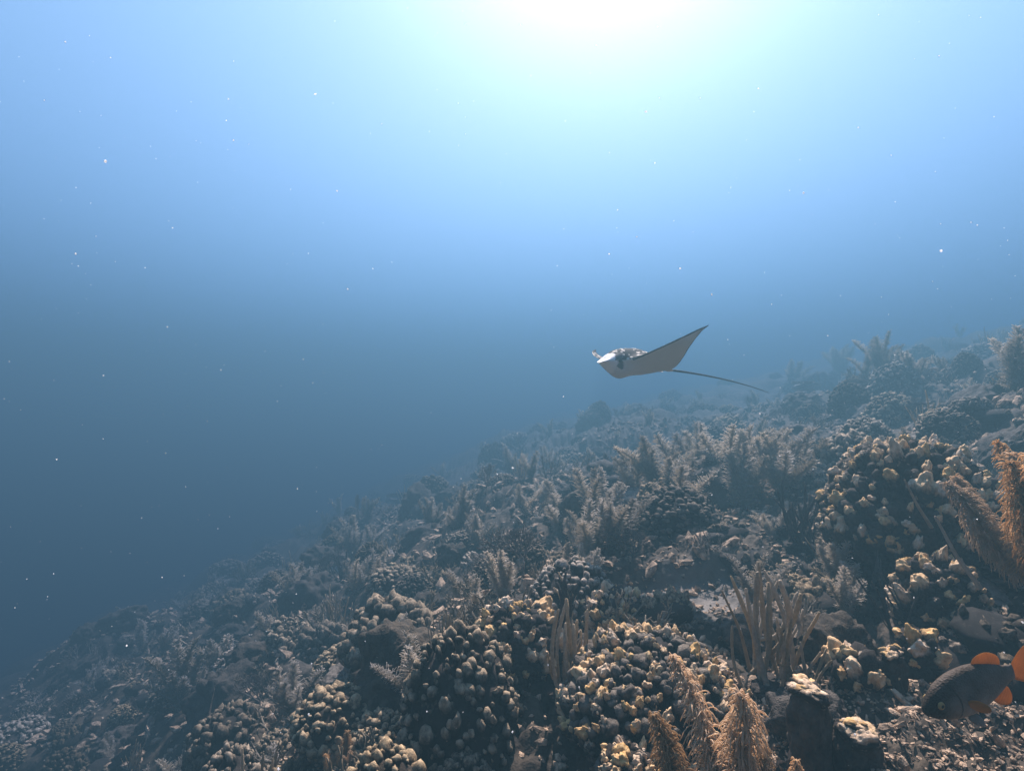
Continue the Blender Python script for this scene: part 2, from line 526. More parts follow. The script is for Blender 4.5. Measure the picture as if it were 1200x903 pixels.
NEAR_FRONDS = [frond_meshes(100 + k, 1.0, 640, mat='plume', width=0.18, thick=0.0046, fuzz=0.8, lean=0.16, droop=0.95) for k in range(5)]
MID_FRONDS = [frond_meshes(200 + k, 1.0, 220, mat='plume_pale', pts=5, thick=0.008, droop=0.45, width=0.20, fuzz=0.9) for k in range(5)]

def sea_plume(loc, h, n, seed, label, fronds, spread=0.25, tilt=(0, 0), group=None, specs=None):
    r = np.random.default_rng(seed)
    e = obj('sea_plume', None, None, loc); e.empty_display_size = 0.1
    tag(e, label, 'sea plume', group)
    foot = clump_mesh_shared
    obj('holdfast', foot, e, scale=(h * 0.12,) * 3, rot=(0, 0, r.uniform(0, 6)))
    for i in range(n):
        if specs:
            fx, fy, fh, rx, ry, k = specs[i]
        else:
            a = 6.28 * i / n + r.uniform(-.4, .4)
            fx, fy = math.cos(a) * h * 0.06, math.sin(a) * h * 0.06
            fh = h * r.uniform(0.65, 1.05)
            rx, ry = -math.sin(a) * spread * r.uniform(.4, 1.2) + tilt[0], math.cos(a) * spread * r.uniform(.4, 1.2) + tilt[1]
            k = int(r.integers(len(fronds)))
        st, br = fronds[k % len(fronds)]
        f = obj('frond', st, e, (fx, fy, 0), (rx, ry, r.uniform(0, 6.28)), (fh, fh, fh))
        b = obj('branchlets', br, f)
        b['kind'] = 'stuff'
    return e

def rod_mesh(seed, mat, forked=False):
    r = np.random.default_rng(seed)
    s = np.linspace(0, 1, 13)
    bag = Bag()
    def one(p0, L, bend, start=0.0, rad=0.021):
        ph = r.uniform(0, 6.28); wv = r.uniform(0.015, 0.06)
        P = np.stack([bend[0] * np.sqrt(s) * (1 - 0.3 * s) + wv * np.sin(4 * s + ph), bend[1] * np.sqrt(s) * (1 - 0.3 * s) + wv * np.cos(3 * s + ph), s * L], -1) + p0
        R = rad * (0.9 + 0.08 * np.sin(s * 23 + ph)) * (1 - 0.15 * s)
        R[-1] *= 0.6
        V, T, Q = tube(P, R, 8)
        V = V + 0.004 * np.stack([noise3(V * 60, seed), noise3(V * 60, seed + 1), noise3(V * 60, seed + 2)], -1)
        bag.add(V, T, Q)
        return P
    P = one(np.zeros(3), 1.0, r.normal(0, 0.07, 2))
    if forked:
        one(P[5], 0.5 * r.uniform(.8, 1.1), r.normal(0, 0.14, 2), rad=0.018)
    return bag.mesh('rod', M[mat])
RODS = [rod_mesh(300 + k, 'rod', k % 3 == 0) for k in range(8)]
DARK_RODS = [rod_mesh(320 + k, 'rod_dark', k % 2 == 0) for k in range(6)]

def sea_rod(loc, h, n, seed, label, rods, spread=0.22, tilt=(0, 0), foot=0.12, group=None, fat=1.0):
    r = np.random.default_rng(seed)
    e = obj('sea_rod', None, None, loc); e.empty_display_size = 0.1
    tag(e, label, 'sea rod', group)
    obj('holdfast', clump_mesh_shared, e, scale=(h * foot * 1.2,) * 2 + (h * foot * 0.6,))
    for i in range(n):
        a = r.uniform(0, 6.28); q = math.sqrt(r.uniform()) 
        fh = h * r.uniform(0.5, 1.0) * (1.05 - 0.25 * q)
        w = fh * fat * r.uniform(0.8, 1.15)
        obj('branch', rods[int(r.integers(len(rods)))], e, (math.cos(a) * q * h * foot, math.sin(a) * q * h * foot, -0.02),
            (-math.sin(a) * q * spread + tilt[0] + r.normal(0, .05), math.cos(a) * q * spread + tilt[1] + r.normal(0, .05), r.uniform(0, 6.28)), (w, w, fh))
    return e

def fan_mesh(name, seed):
    r = np.random.default_rng(seed); bag = Bag()
    def grow(p, ang, L, rad, depth):
        t = np.linspace(0, 1, 4)
        a2 = ang + r.normal(0, 0.12)
        P = np.stack([p[0] + np.sin(ang + (a2 - ang) * t) * L * t, p[1] + 0.03 * np.sin(t * 3 + p[0] * 5) * L, p[2] + np.cos(ang + (a2 - ang) * t) * L * t], -1)
        V, T, Q = tube(P, rad * (1 - 0.25 * t), 3); bag.add(V, T, Q)
        if depth:
            k = 3 if r.uniform() < 0.35 else 2
            for j in range(k):
                grow(P[-1], a2 + (j - (k - 1) / 2) * r.uniform(0.42, 0.7) + r.normal(0, 0.08), L * r.uniform(0.72, 0.95), rad * 0.78, depth - 1)
    grow(np.zeros(3), 0.0, 0.16, 0.022, 6)
    return bag.mesh(name, M['fan'])

def branching_mesh(name, seed):
    """low thicket of forking coral branches, unit radius"""
    r = np.random.default_rng(seed); bag = Bag()
    def grow(p, d, L, rad, depth):
        d = d / np.linalg.norm(d)
        t_ = np.linspace(0, 1, 4)
        bend = r.normal(0, .25, 3); bend[2] += .15
        P = p + L * (t_[:, None] * d + (t_ ** 2)[:, None] * bend * .5)
        V, T, Q = tube(P, rad * (1 - 0.35 * t_), 5); bag.add(V, T, Q)
        if depth:
            for j in range(2 if r.uniform() < .7 else 3):
                grow(P[-1], d + r.normal(0, .55, 3) + np.array([0, 0, .15]), L * r.uniform(.6, .85), rad * .72, depth - 1)
    for i in range(9):
        a = r.uniform(0, 6.28)
        grow(np.array([math.cos(a) * .2, math.sin(a) * .2, 0]), np.array([math.cos(a) * .9, math.sin(a) * .9, r.uniform(.3, 1.1)]), .42, .062, 3)
    return bag.mesh(name, M['branch'])

clump_mesh_shared = clump_mesh('holdfast', 6, 77, 'base', 1.2)
# ------------------------------------------------------------------ the corals nearest the camera
placed = []          # (x, y, radius) of everything that stands on the floor

def note(p, r):
    placed.append((p[0], p[1], r))
    return p

def seat(px, py, depth, dz=0.0):
    """floor point under the pixel column at a given distance"""
    d = pix_dir(px, py) * depth
    return Vector((d.x, d.y, ground(d.x, d.y) + dz))

# the big knobbly dome
p = pix_at(762, 838, 2.25)
lobed_mound(note(p, 0.62), 0.345, 0.83, 300, 5, 'big round knobbly coral dome with tan lobes behind the three feathery plumes', low=-0.08, size=0.68, up=0.5, base_mat='mound')
# big mound with pale lobes under the right-hand plume
p = pix_at(1068, 622, 3.05)
lobed_mound(note(p, 0.5), 0.41, 1.2, 280, 8, 'tall dark mound coral with many pale lobes behind the tan drooping plume', low=-0.05, size=0.74, up=0.6)
# small mounds round about
p = pix_at(1103, 720, 2.45)
lobed_mound(note(p, 0.2), 0.165, 1.45, 90, 9, 'narrow knobbly coral mound between the pale-lobed mound and the fish', low=-0.5, size=0.8, up=0.5)
p = pix_at(607, 762, 2.75)
lobed_mound(note(p, 0.25), 0.215, 1.05, 110, 10, 'knobbly coral mound with small tan knobs left of the tall sea rods', low=-0.2, size=0.8)
p = pix_at(722, 728, 2.95)
lobed_mound(note(p, 0.24), 0.18, 0.85, 110, 12, 'grey knobbly coral mound just behind the big dome', low=-0.2, size=0.8)
p = pix_at(738, 905, 1.85)
lobed_mound(note(p, 0.1), 0.085, 0.8, 46, 14, 'little knobbly coral lump in front of the big dome', low=-0.2, size=0.8)
p = pix_at(1008, 792, 2.05)
lobed_mound(note(p, 0.12), 0.085, 1.0, 14, 15, 'small coral with a few fat round lobes beside the rubble slope', low=-0.1, size=0.8)
p = pix_at(1075, 770, 2.1)
lobed_mound(note(p, 0.1), 0.06, 1.5, 12, 16, 'stubby upright coral knob above the rubble slope', low=-0.3, size=0.8)

# pillar corals with bright tops
def pillar(px, py_top, py_bot, depth, wpx, seed, label):
    top = pix_at(px, py_top, depth); bot = pix_at(px, py_bot, depth)
    g = ground(bot.x, bot.y)
    h = top.z - min(g, bot.z) + 0.05
    R = 0.5 * wpx * depth / FPX
    V, F = ico(5)
    W = V.copy()
    q = np.clip((W[:, 2] + 1) / 2, 0, 1)
    W[:, :2] *= (1.0 + 0.35 * np.clip(0.5 - q, 0, 1))[:, None] * (np.clip(1 - W[:, 2] ** 2, 0, 1) ** -0.28 * 1.0).clip(0, 1.9)[:, None]
    W = W * np.array([R * 0.8, R * 0.7, h / 2])
    W += (R * 0.16 * fbm(V * 2.3 + seed, 3, seed))[:, None] * V
    W[:, 2] += R * 0.30 * np.clip(q - .8, 0, 1) * 5 * noise3(V * 2.6 + seed, seed + 4)
    W += (R * 0.05 * fbm(V * 11, 2, seed + 1))[:, None] * V
    e = obj('pillar_coral', None, None, (top.x, top.y, top.z - h)); e.empty_display_size = 0.05
    obj('column', make_mesh('pillar_column', W + np.array([0, 0, h / 2]), [F], (M['base'],)), e)
    r = np.random.default_rng(seed)
    for k in range(7):
        a = r.uniform(0, 6.28); q = R * r.uniform(0.0, 0.55)
        zz = h - 0.10 * R - 0.5 * q * q / R
        kk = R * r.uniform(0.32, 0.5)
        obj('knob', LOBES[int(r.integers(7))], e, (q * math.cos(a), q * math.sin(a), zz - kk * 0.1), (r.normal(0, .25), r.normal(0, .25), r.uniform(0, 6)), (kk, kk, kk * 0.55))
    tag(e, label, 'coral'); note(top, R * 1.1)
    return e
pillar(946, 800, 930, 1.75, 54, 21, 'dark upright coral pillar with a bright cream top beside the plumes')
pillar(1003, 846, 960, 1.72, 60, 22, 'lower dark coral pillar with a cream top next to the taller pillar')
pillar(1047, 762, 800, 2.0, 30, 23, 'short dark coral stub with a pale cap behind the rubble')

# feathery plumes in front of the dome
p = seat(862, 903, 1.62)
p.z = pix_at(862, 1000, 1.62).z
k = 1.62 / FPX
sea_plume(note(p, 0.12), 0.4, 6, 31, 'tan feathery sea plume with three tall feathers in front of the dome', NEAR_FRONDS,
          specs=[(-60 * k, -.02, 172 * k, .02, -.05, 0), (-14 * k, 0, 200 * k, -.02, -.08, 1), (16 * k, .02, 218 * k, .0, .02, 2), (36 * k, .05, 165 * k, -.05, .18, 3), (5 * k, -.08, 140 * k, .12, .0, 4), (48 * k, -.05, 120 * k, .1, .25, 0)])
# drooping plume at the right edge
p = pix_at(1226, 655, 2.0); p.z = min(p.z, ground(p.x, p.y) + 0.25)
k = 2.0 / FPX
sea_plume(note(p, 0.15), 0.5, 14, 32, 'large tan drooping sea plume growing beside the pale-lobed mound', NEAR_FRONDS,
          specs=[(0, 0, 190 * k, -.05, -.55, 0), (0, .03, 185 * k, .1, -.34, 1), (.03, 0, 180 * k, -.1, -.14, 2), (-.02, 0, 110 * k, .05, -1.0, 3), (0, -.03, 170 * k, .2, -.42, 4), (.02, .02, 160 * k, -.15, .1, 1), (-.02, -.03, 150 * k, .2, -.30, 2), (0, .04, 150 * k, -.2, -.75, 3), (-.04, .0, 160 * k, .05, -.47, 0), (-.05, .05, 150 * k, .12, -.22, 2), (-.06, -.04, 120 * k, .1, -.62, 4), (.0, .06, 190 * k, -.12, -.28, 1), (-.03, .02, 150 * k, -.1, -.38, 0), (.02, -.05, 175 * k, .15, -.02, 3)])
p = pix_ground(1195, 520); p = seat(1196, 520, 5.2)
sea_plume(note(p, 0.4), 0.75, 6, 33, 'pale hazy sea plume standing tall behind the drooping tan plume', MID_FRONDS)
p = seat(405, 903, 2.6)
p.z = pix_at(405, 935, 2.6).z
sea_plume(note(p, 0.15), 0.30, 5, 34, 'short pinkish tan sea plume low on the left of the reef', NEAR_FRONDS, spread=0.4)

# sea rods
p = seat(908, 818, 2.2)
sea_rod(note(p, 0.15), 0.56, 20, 41, 'tall pale tan sea rods standing right of the big dome', RODS, spread=0.34, foot=0.2, fat=1.25)
p = seat(664, 800, 2.5)
sea_rod(note(p, 0.15), 0.50, 17, 42, 'brown sea rods growing left of the big dome', RODS, spread=0.2, foot=0.17, fat=1.25)
p = seat(655, 735, 2.75)
sea_rod(note(p, 0.1), 0.42, 10, 43, 'black thick-fingered sea rod behind the brown sea rods', DARK_RODS, spread=0.35, tilt=(0, -.18), fat=1.3)
p = seat(940, 640, 3.7)
sea_rod(note(p, 0.2), 0.50, 18, 44, 'dark sea rods between the tan rods and the tall mound', DARK_RODS, spread=0.55, foot=0.2, fat=1.2)
p = seat(525, 835, 3.0)
sea_rod(note(p, 0.15), 0.30, 40, 45, 'dense brush of thin grey sea rods on the lower slope', RODS, spread=0.4, foot=0.2, fat=0.8)
p = seat(610, 930, 1.95)
sea_rod(note(p, 0.12), 0.22, 14, 46, 'short tan sea rods low in front of the dark coral mound', RODS, spread=0.7, foot=0.2)
p = seat(590, 715, 3.6)
sea_plume(note(p, 0.15), 0.36, 6, 47, 'small pale bushy sea plume behind the small tan knobs', MID_FRONDS, spread=0.3)

# sea whips: long single stems
def whip(pts, rad, label):
    P = np.array([q[:] for q in pts])
    t = np.linspace(0, 1, len(P)); tt = np.linspace(0, 1, 24)
    S = np.stack([np.interp(tt, t, P[:, k]) for k in range(3)], -1)
    for _ in range(3):
        S[1:-1] = 0.25 * S[:-2] + 0.5 * S[1:-1] + 0.25 * S[2:]
    V, T, Q = tube(S, rad * (1.1 - 0.6 * tt), 7)
    o = obj('sea_whip', make_mesh('sea_whip', V - S[0], [T, Q], (M['whip'],)), None, S[0])
    tag(o, label, 'sea whip')
whip([pix_at(1092, 618, 2.6), pix_at(1075, 592, 2.6), pix_at(1060, 562, 2.62)], 0.008, 'short curved sea whip against the tall dark mound')
whip([pix_at(1150, 690, 2.1), pix_at(1120, 650, 2.15), pix_at(1096, 605, 2.2)], 0.009, 'long leaning sea whip below the drooping plume')
whip([pix_at(880, 790, 2.3), pix_at(868, 740, 2.3), pix_at(846, 692, 2.28)], 0.008, 'lone leaning sea whip on the left side of the tan rods')
# ------------------------------------------------------------------ the rest of the reef, colony by colony
def zone(y):
    return 0 if y < 4.2 else 1 if y < 8 else 2 if y < 14 else 3
ZN = ['on the near slope', 'on the middle of the slope', 'on the hazy slope below the ray', 'fading into the far blue haze']

LANDMARKS = [(0.55, 2.25, 'the big coral dome'), (1.06, 2.2, 'the tall tan sea rods'), (0.25, 2.5, 'the brown sea rods'), (2.23, 3.05, 'the tall pale-lobed mound'),
             (SAND[0], SAND[1], 'the sand pocket'), (-0.79, 2.6, 'the short pinkish plume'), (-0.35, 3.0, 'the thin grey rod brush'), (1.96, 3.7, 'the dark sea rods'), (1.7, 1.9, 'the drooping tan plume'), (-0.06, 3.6, 'the small bushy plume')]
def where(x, y):
    d, n = min((math.hypot(x - a, y - b), n) for a, b, n in LANDMARKS)
    if d < 0.75: return 'beside ' + n
    z = zone(y)
    if z == 0: return 'on the near slope ' + ('left of the dome' if x < 0.5 else 'right of the dome')
    if z == 1: return ('on the deep left flank of the slope' if x < -2 else 'on the mid slope left of the thicket' if x < 1 else 'on the mid slope near the thicket' if x < 3.5 else 'on the mid slope behind the tall mound')
    return ZN[z] if z == 3 else 'on the hazy slope ' + ('under the open water' if x < 0 else 'below the ray' if x < 5 else 'beyond the tall mound')
def size_word(R, lo, hi):
    return 'small ' if R < lo + (hi - lo) * .33 else 'large ' if R > lo + (hi - lo) * .67 else 'middling '
def tag_at(o, size, desc, x, y, cat):
    t_ = size + desc + ' ' + where(x, y)
    tag(o, t_, cat, t_ + ' group')

MOUNDS = [merged_mound_mesh('mound_coral', h, n, 500 + k, s, sub=2) for k, (h, n, s) in enumerate([(0.75, 300, .85), (1.05, 380, .8), (0.6, 230, .9), (1.4, 340, .75), (0.9, 160, .95), (0.55, 420, .8)])]
MDESC = ['round knobbly mound coral', 'steep mound coral with crowded lobes', 'flat knobbly mound coral', 'tall tower-shaped mound coral', 'mound coral with few fat lobes', 'broad low mound coral with tiny lobes']
CLUMPS = [clump_mesh('finger_coral', n, 540 + k, 'mound', t) for k, (n, t) in enumerate([(16, 1.6), (26, 2.4), (10, 1.3), (22, 1.8)])]
CDESC = ['small clump of blunt coral fingers', 'clump of slender coral fingers', 'clump of a few fat coral knobs', 'crowded clump of coral knobs']
ROCKS = [rock_mesh('reef_rock', 560 + k) for k in range(6)]
RDESC = ['algae-covered reef rock', 'jagged brown reef rock', 'rounded dark reef rock', 'humped reef rock with pale patches', 'pitted reef rock', 'blocky reef rock']
PLATES = [plate_mesh('coral_plate', 580 + k) for k in range(5)]
FANS = [fan_mesh('fan_mesh', 600 + k) for k in range(4)]

def free(x, y, r, tol=0.62):
    for (a, b, c) in placed:
        if (a - x) ** 2 + (b - y) ** 2 < (tol * (r + c)) ** 2:
            return False
    return True

def spot(r, ymin, ymax, tol=0.62, tries=60, ypow=1.0, xmax=None):
    for _ in range(tries):
        y = ymin * (ymax / ymin) ** (rng.uniform() ** ypow)
        x = rng.uniform(-1.0 * y - 0.4, 1.02 * y + 0.5)
        if x < -4.5 - 0.35 * y:
            continue
        d = math.hypot(x, y)
        if d < 1.75:
            continue
        if (x - 1.25) ** 2 + (y - 1.45) ** 2 < 0.45 ** 2:      # the open rubble under the fish
            continue
        if (x - sand_at.x) ** 2 + (y - sand_at.y) ** 2 < (0.42 + r * .6) ** 2:   # the sand pocket
            continue
        if free(x, y, r, tol):
            placed.append((x, y, r))
            return x, y
    return None

def far_scale(y):
    return 1.0 + 0.055 * max(0.0, y - 2.5)

# mound corals
for i in range(150):
    k = int(rng.integers(6))
    y0 = rng.uniform()
    R = rng.uniform(0.10, 0.30)
    s = spot(R, 1.9, 26)
    if not s: continue
    x, y = s
    R *= far_scale(y)
    o = obj('mound_coral', MOUNDS[k], None, (x, y, ground(x, y) + R * 0.12), (rng.normal(0, .12), rng.normal(0, .12), rng.uniform(0, 6.28)), (R, R * rng.uniform(.8, 1.2), R * rng.uniform(.8, 1.2)))
    tag_at(o, size_word(R / far_scale(y), .1, .3), MDESC[k], x, y, 'coral')
# rocks
for i in range(120):
    k = int(rng.integers(6))
    R = rng.uniform(0.10, 0.34)
    s = spot(R, 1.9, 22, 0.5)
    if not s: continue
    x, y = s
    R *= far_scale(y)
    o = obj('reef_rock', ROCKS[k], None, (x, y, ground(x, y)), (rng.normal(0, .3), rng.normal(0, .3), rng.uniform(0, 6.28)), (R, R, R * rng.uniform(.7, 1.3)))
    tag_at(o, size_word(R / far_scale(y), .1, .34), RDESC[k], x, y, 'rock')
# plate corals
for i in range(22):
    R = rng.uniform(0.10, 0.22)
    s = spot(R, 2.6, 20, 0.55)
    if not s: continue
    x, y = s
    R *= far_scale(y)
    e = obj('plate_coral', None, None, (x, y, ground(x, y)), (0, 0, rng.uniform(0, 6.28))); e.empty_display_size = .1
    n = int(rng.integers(3, 6))
    for j in range(n):
        q = R * rng.uniform(.55, 1.0)
        obj('plate', PLATES[int(rng.integers(5))], e, (rng.normal(0, R * .35), rng.normal(0, R * .35), R * (0.1 + 0.22 * j)), (rng.normal(0, .16), rng.normal(0, .16), rng.uniform(0, 6.28)), (q, q, q))
    tag_at(e, 'stack of ' + ['three', 'four', 'five'][n - 3], ' flat coral plates', x, y, 'coral')
# branching corals
BRANCH = [branching_mesh('branching_coral', 640 + k) for k in range(5)]
BDESC = ['open branching coral', 'bushy branching coral', 'low branching coral', 'spiky branching coral', 'wide branching coral']
for i in range(130):
    k = int(rng.integers(5))
    R = rng.uniform(0.10, 0.22)
    s = spot(R, 2.1, 18, 0.5)
    if not s: continue
    x, y = s
    R *= far_scale(y)
    o = obj('branching_coral', BRANCH[k], None, (x, y, ground(x, y)), (rng.normal(0, .2), rng.normal(0, .2), rng.uniform(0, 6.28)), (R, R, R * rng.uniform(.7, 1.2)))
    tag_at(o, size_word(R / far_scale(y), .1, .22), BDESC[k], x, y, 'coral')
# finger clumps
for i in range(290):
    k = int(rng.integers(4))
    R = rng.uniform(0.05, 0.15)
    s = spot(R, 1.85, 16, 0.5)
    if not s: continue
    x, y = s
    R *= far_scale(y)
    o = obj('finger_coral', CLUMPS[k], None, (x, y, ground(x, y) + R * .1), (rng.normal(0, .2), rng.normal(0, .2), rng.uniform(0, 6.28)), (R, R, R * rng.uniform(.8, 1.3)))
    tag_at(o, 'pale ' if k % 2 else '', CDESC[k], x, y, 'coral')

# plumes: the pale thicket below the ray, then others over the slope
def plume_at(x, y, h, n, seed, label, group=None, spread=.3):
    sea_plume(Vector((x, y, ground(x, y) - 0.02)), h, n, seed, label, MID_FRONDS, spread, group=group)
thicket = [(742, 575), (770, 560), (800, 555), (828, 548), (857, 556), (885, 548), (915, 560), (940, 552), (790, 590), (700, 600), (720, 625), (870, 585), (690, 640), (660, 615)]
for i, (a, b) in enumerate(thicket):
    p = pix_ground(a, b + 18)
    plume_at(p.x, p.y, 0.11 * p.length, 9, 700 + i, 'pale bushy sea plume in the thicket behind the dark sea rods', 'sea plumes of the pale thicket', .38)
    placed.append((p.x, p.y, .2))
lone = [(345, 850, .10), (350, 715, .10), (415, 660, .09), (470, 800, .09), (1035, 445, .085), (985, 440, .07), (1070, 455, .06), (930, 455, .05), (600, 560, .06), (505, 620, .06), (640, 600, .06), (985, 690, .09), (1050, 660, .08), (215, 830, .10), (260, 800, .07), (560, 640, .06)]
for i, (a, b, f) in enumerate(lone):
    p = pix_ground(a, b)
    y = p.y
    plume_at(p.x, p.y, min(f * p.length, .5 + .03 * p.length), 9, 740 + i, 'lone pale sea plume ' + where(p.x, y), 'lone sea plumes ' + where(p.x, y), .3)
    placed.append((p.x, p.y, .15))
for i in range(120):
    s = spot(0.10, 2.6, 20, 0.5)
    if not s: continue
    x, y = s
    h_ = rng.uniform(.22, .42); n_ = int(rng.integers(4, 7))
    t_ = size_word(h_, .22, .42).replace('small', 'short').replace('large', 'tall') + ['four', 'five', 'six'][n_ - 4] + '-feathered sea plume ' + where(x, y)
    plume_at(x, y, h_ * far_scale(y), n_, 800 + i, t_, t_ + ' group')
for i in range(60):
    s = spot(0.10, 2.3, 14, 0.5)
    if not s: continue
    x, y = s
    dk = rng.uniform() < .4; h_ = rng.uniform(.2, .45); sw = size_word(h_, .2, .45).replace('small', 'short').replace('large', 'tall')
    sea_rod(Vector((x, y, ground(x, y) - .02)), h_ * far_scale(y), int(rng.integers(9, 18)), 900 + i,
            sw + ('dark sea rod clump ' if dk else 'brown sea rod clump ') + where(x, y), DARK_RODS if dk else RODS, .5, group=sw + ('dark' if dk else 'brown') + ' sea rods ' + where(x, y))
for i in range(34):
    k = int(rng.integers(4))
    s = spot(0.10, 2.4, 14, 0.5)
    if not s: continue
    x, y = s
    h = rng.uniform(.22, .45) * far_scale(y)
    e = obj('sea_fan', None, None, (x, y, ground(x, y) - .02), (rng.normal(0, .15), rng.normal(0, .15), rng.normal(0, .7))); e.empty_display_size = .1
    obj('holdfast', clump_mesh_shared, e, scale=(h * .1,) * 3)
    b = obj('fan_blade', FANS[k], e, scale=(h * 1.35,) * 3)
    tag_at(e, size_word(h / far_scale(y), .22, .45), 'grey branching sea fan', x, y, 'sea fan')

# ------------------------------------------------------------------ rubble and turf between the colonies
def rubble_mesh():
    r = np.random.default_rng(5)
    V0, F0 = ico(1)
    n1, n2, n3 = 17000, 9000, 9000
    x = np.concatenate([r.uniform(0.45, 2.4, n1), r.uniform(-3.0, 4.0, n2), r.uniform(-9.0, 9.0, n3)])
    y = np.concatenate([r.uniform(1.0, 2.3, n1), r.uniform(1.5, 5.0, n2), r.uniform(3.5, 13.0, n3)])
    z = ground_arr(x, y)
    n = len(x)
    size = np.concatenate([r.uniform(.003, .009, n1), r.uniform(.006, .022, n2), r.uniform(.015, .06, n3)])
    S = size[:, None] * np.stack([r.uniform(.5, 1.0, n), r.uniform(.6, 2.2, n), r.uniform(.35, .9, n)], -1)
    jit = 1 + 0.25 * r.normal(0, 1, (n, len(V0)))
    W = V0[None] * jit[:, :, None] * S[:, None]
    a = r.uniform(0, 6.28, n); t = r.normal(0, .6, n)
    ca, sa, ct, st = np.cos(a), np.sin(a), np.cos(t), np.sin(t)
    wy = W[:, :, 1] * ct[:, None] - W[:, :, 2] * st[:, None]; wz = W[:, :, 1] * st[:, None] + W[:, :, 2] * ct[:, None]
    X = W[:, :, 0] * ca[:, None] - wy * sa[:, None]; Y = W[:, :, 0] * sa[:, None] + wy * ca[:, None]
    P = np.stack([X + x[:, None], Y + y[:, None], wz + z[:, None] + size[:, None] * .25], -1)
    F = (F0[None] + (np.arange(n) * len(V0))[:, None, None]).reshape(-1, 3)
    return make_mesh('coral_rubble', P.reshape(-1, 3), [F], (M['rubble'],), smooth=False)
o = obj('coral_rubble', rubble_mesh())
o['kind'] = 'stuff'; o['label'] = 'broken coral rubble and turf strewn over the reef floor'; o['category'] = 'rubble'
# ------------------------------------------------------------------ the eagle ray
def color_mat(name, attr_rough=0.5, spots=False):
    m = bpy.data.materials.new(name); m.use_nodes = True
    t = m.node_tree; N = t.nodes; Lk = t.links
    b = N['Principled BSDF']; b.inputs['Roughness'].default_value = attr_rough; b.inputs['Specular IOR Level'].default_value = 0.06
    return m, t, N, Lk, b

def plain(name, col, rough=0.6, trans=0.0, noise=0.15):
    m, t, N, Lk, b = color_mat(name, rough)
    nz = N.new('ShaderNodeTexNoise'); nz.inputs['Scale'].default_value = 18; nz.inputs['Detail'].default_value = 4
    tc = N.new('ShaderNodeTexCoord'); Lk.new(tc.outputs['Object'], nz.inputs['Vector'])
    mx = N.new('ShaderNodeMix'); mx.data_type = 'RGBA'
    mx.inputs['A'].default_value = (*[c * (1 - noise) for c in col], 1); mx.inputs['B'].default_value = (*[min(1, c * (1 + noise)) for c in col], 1)
    Lk.new(nz.outputs['Fac'], mx.inputs['Factor']); Lk.new(mx.outputs['Result'], b.inputs['Base Color'])
    if trans:
        tr = N.new('ShaderNodeBsdfTranslucent'); Lk.new(mx.outputs['Result'], tr.inputs['Color'])
        ms = N.new('ShaderNodeMixShader'); ms.inputs[0].default_value = trans
        Lk.new(b.outputs[0], ms.inputs[1]); Lk.new(tr.outputs[0], ms.inputs[2]); Lk.new(ms.outputs[0], N['Material Output'].inputs['Surface'])
    return m

m_top, t, N, Lk, b = color_mat('ray_back_spotted', 0.8)
tc = N.new('ShaderNodeTexCoord')
vo = N.new('ShaderNodeTexVoronoi'); vo.inputs['Scale'].default_value = 23; vo.inputs['Randomness'].default_value = 0.75
Lk.new(tc.outputs['Object'], vo.inputs['Vector'])
rmp = N.new('ShaderNodeValToRGB')
rmp.color_ramp.elements[0].position = 0.30; rmp.color_ramp.elements[0].color = (0.62, 0.57, 0.48, 1)
rmp.color_ramp.elements[1].position = 0.37; rmp.color_ramp.elements[1].color = (0.045, 0.045, 0.045, 1)
Lk.new(vo.outputs['Distance'], rmp.inputs['Fac']); Lk.new(rmp.outputs['Color'], b.inputs['Base Color'])
m_belly = plain('ray_belly', (0.66, 0.65, 0.62), 0.55, 0.10, 0.06)
m_edge = plain('ray_wing_edge', (0.07, 0.075, 0.08), 0.5)
m_face = plain('ray_face', (0.78, 0.77, 0.74), 0.5, 0, 0.05)
m_patch = plain('ray_eye_patch', (0.09, 0.09, 0.09), 0.5)
m_eye = plain('dark_eye', (0.01, 0.01, 0.01), 0.15)

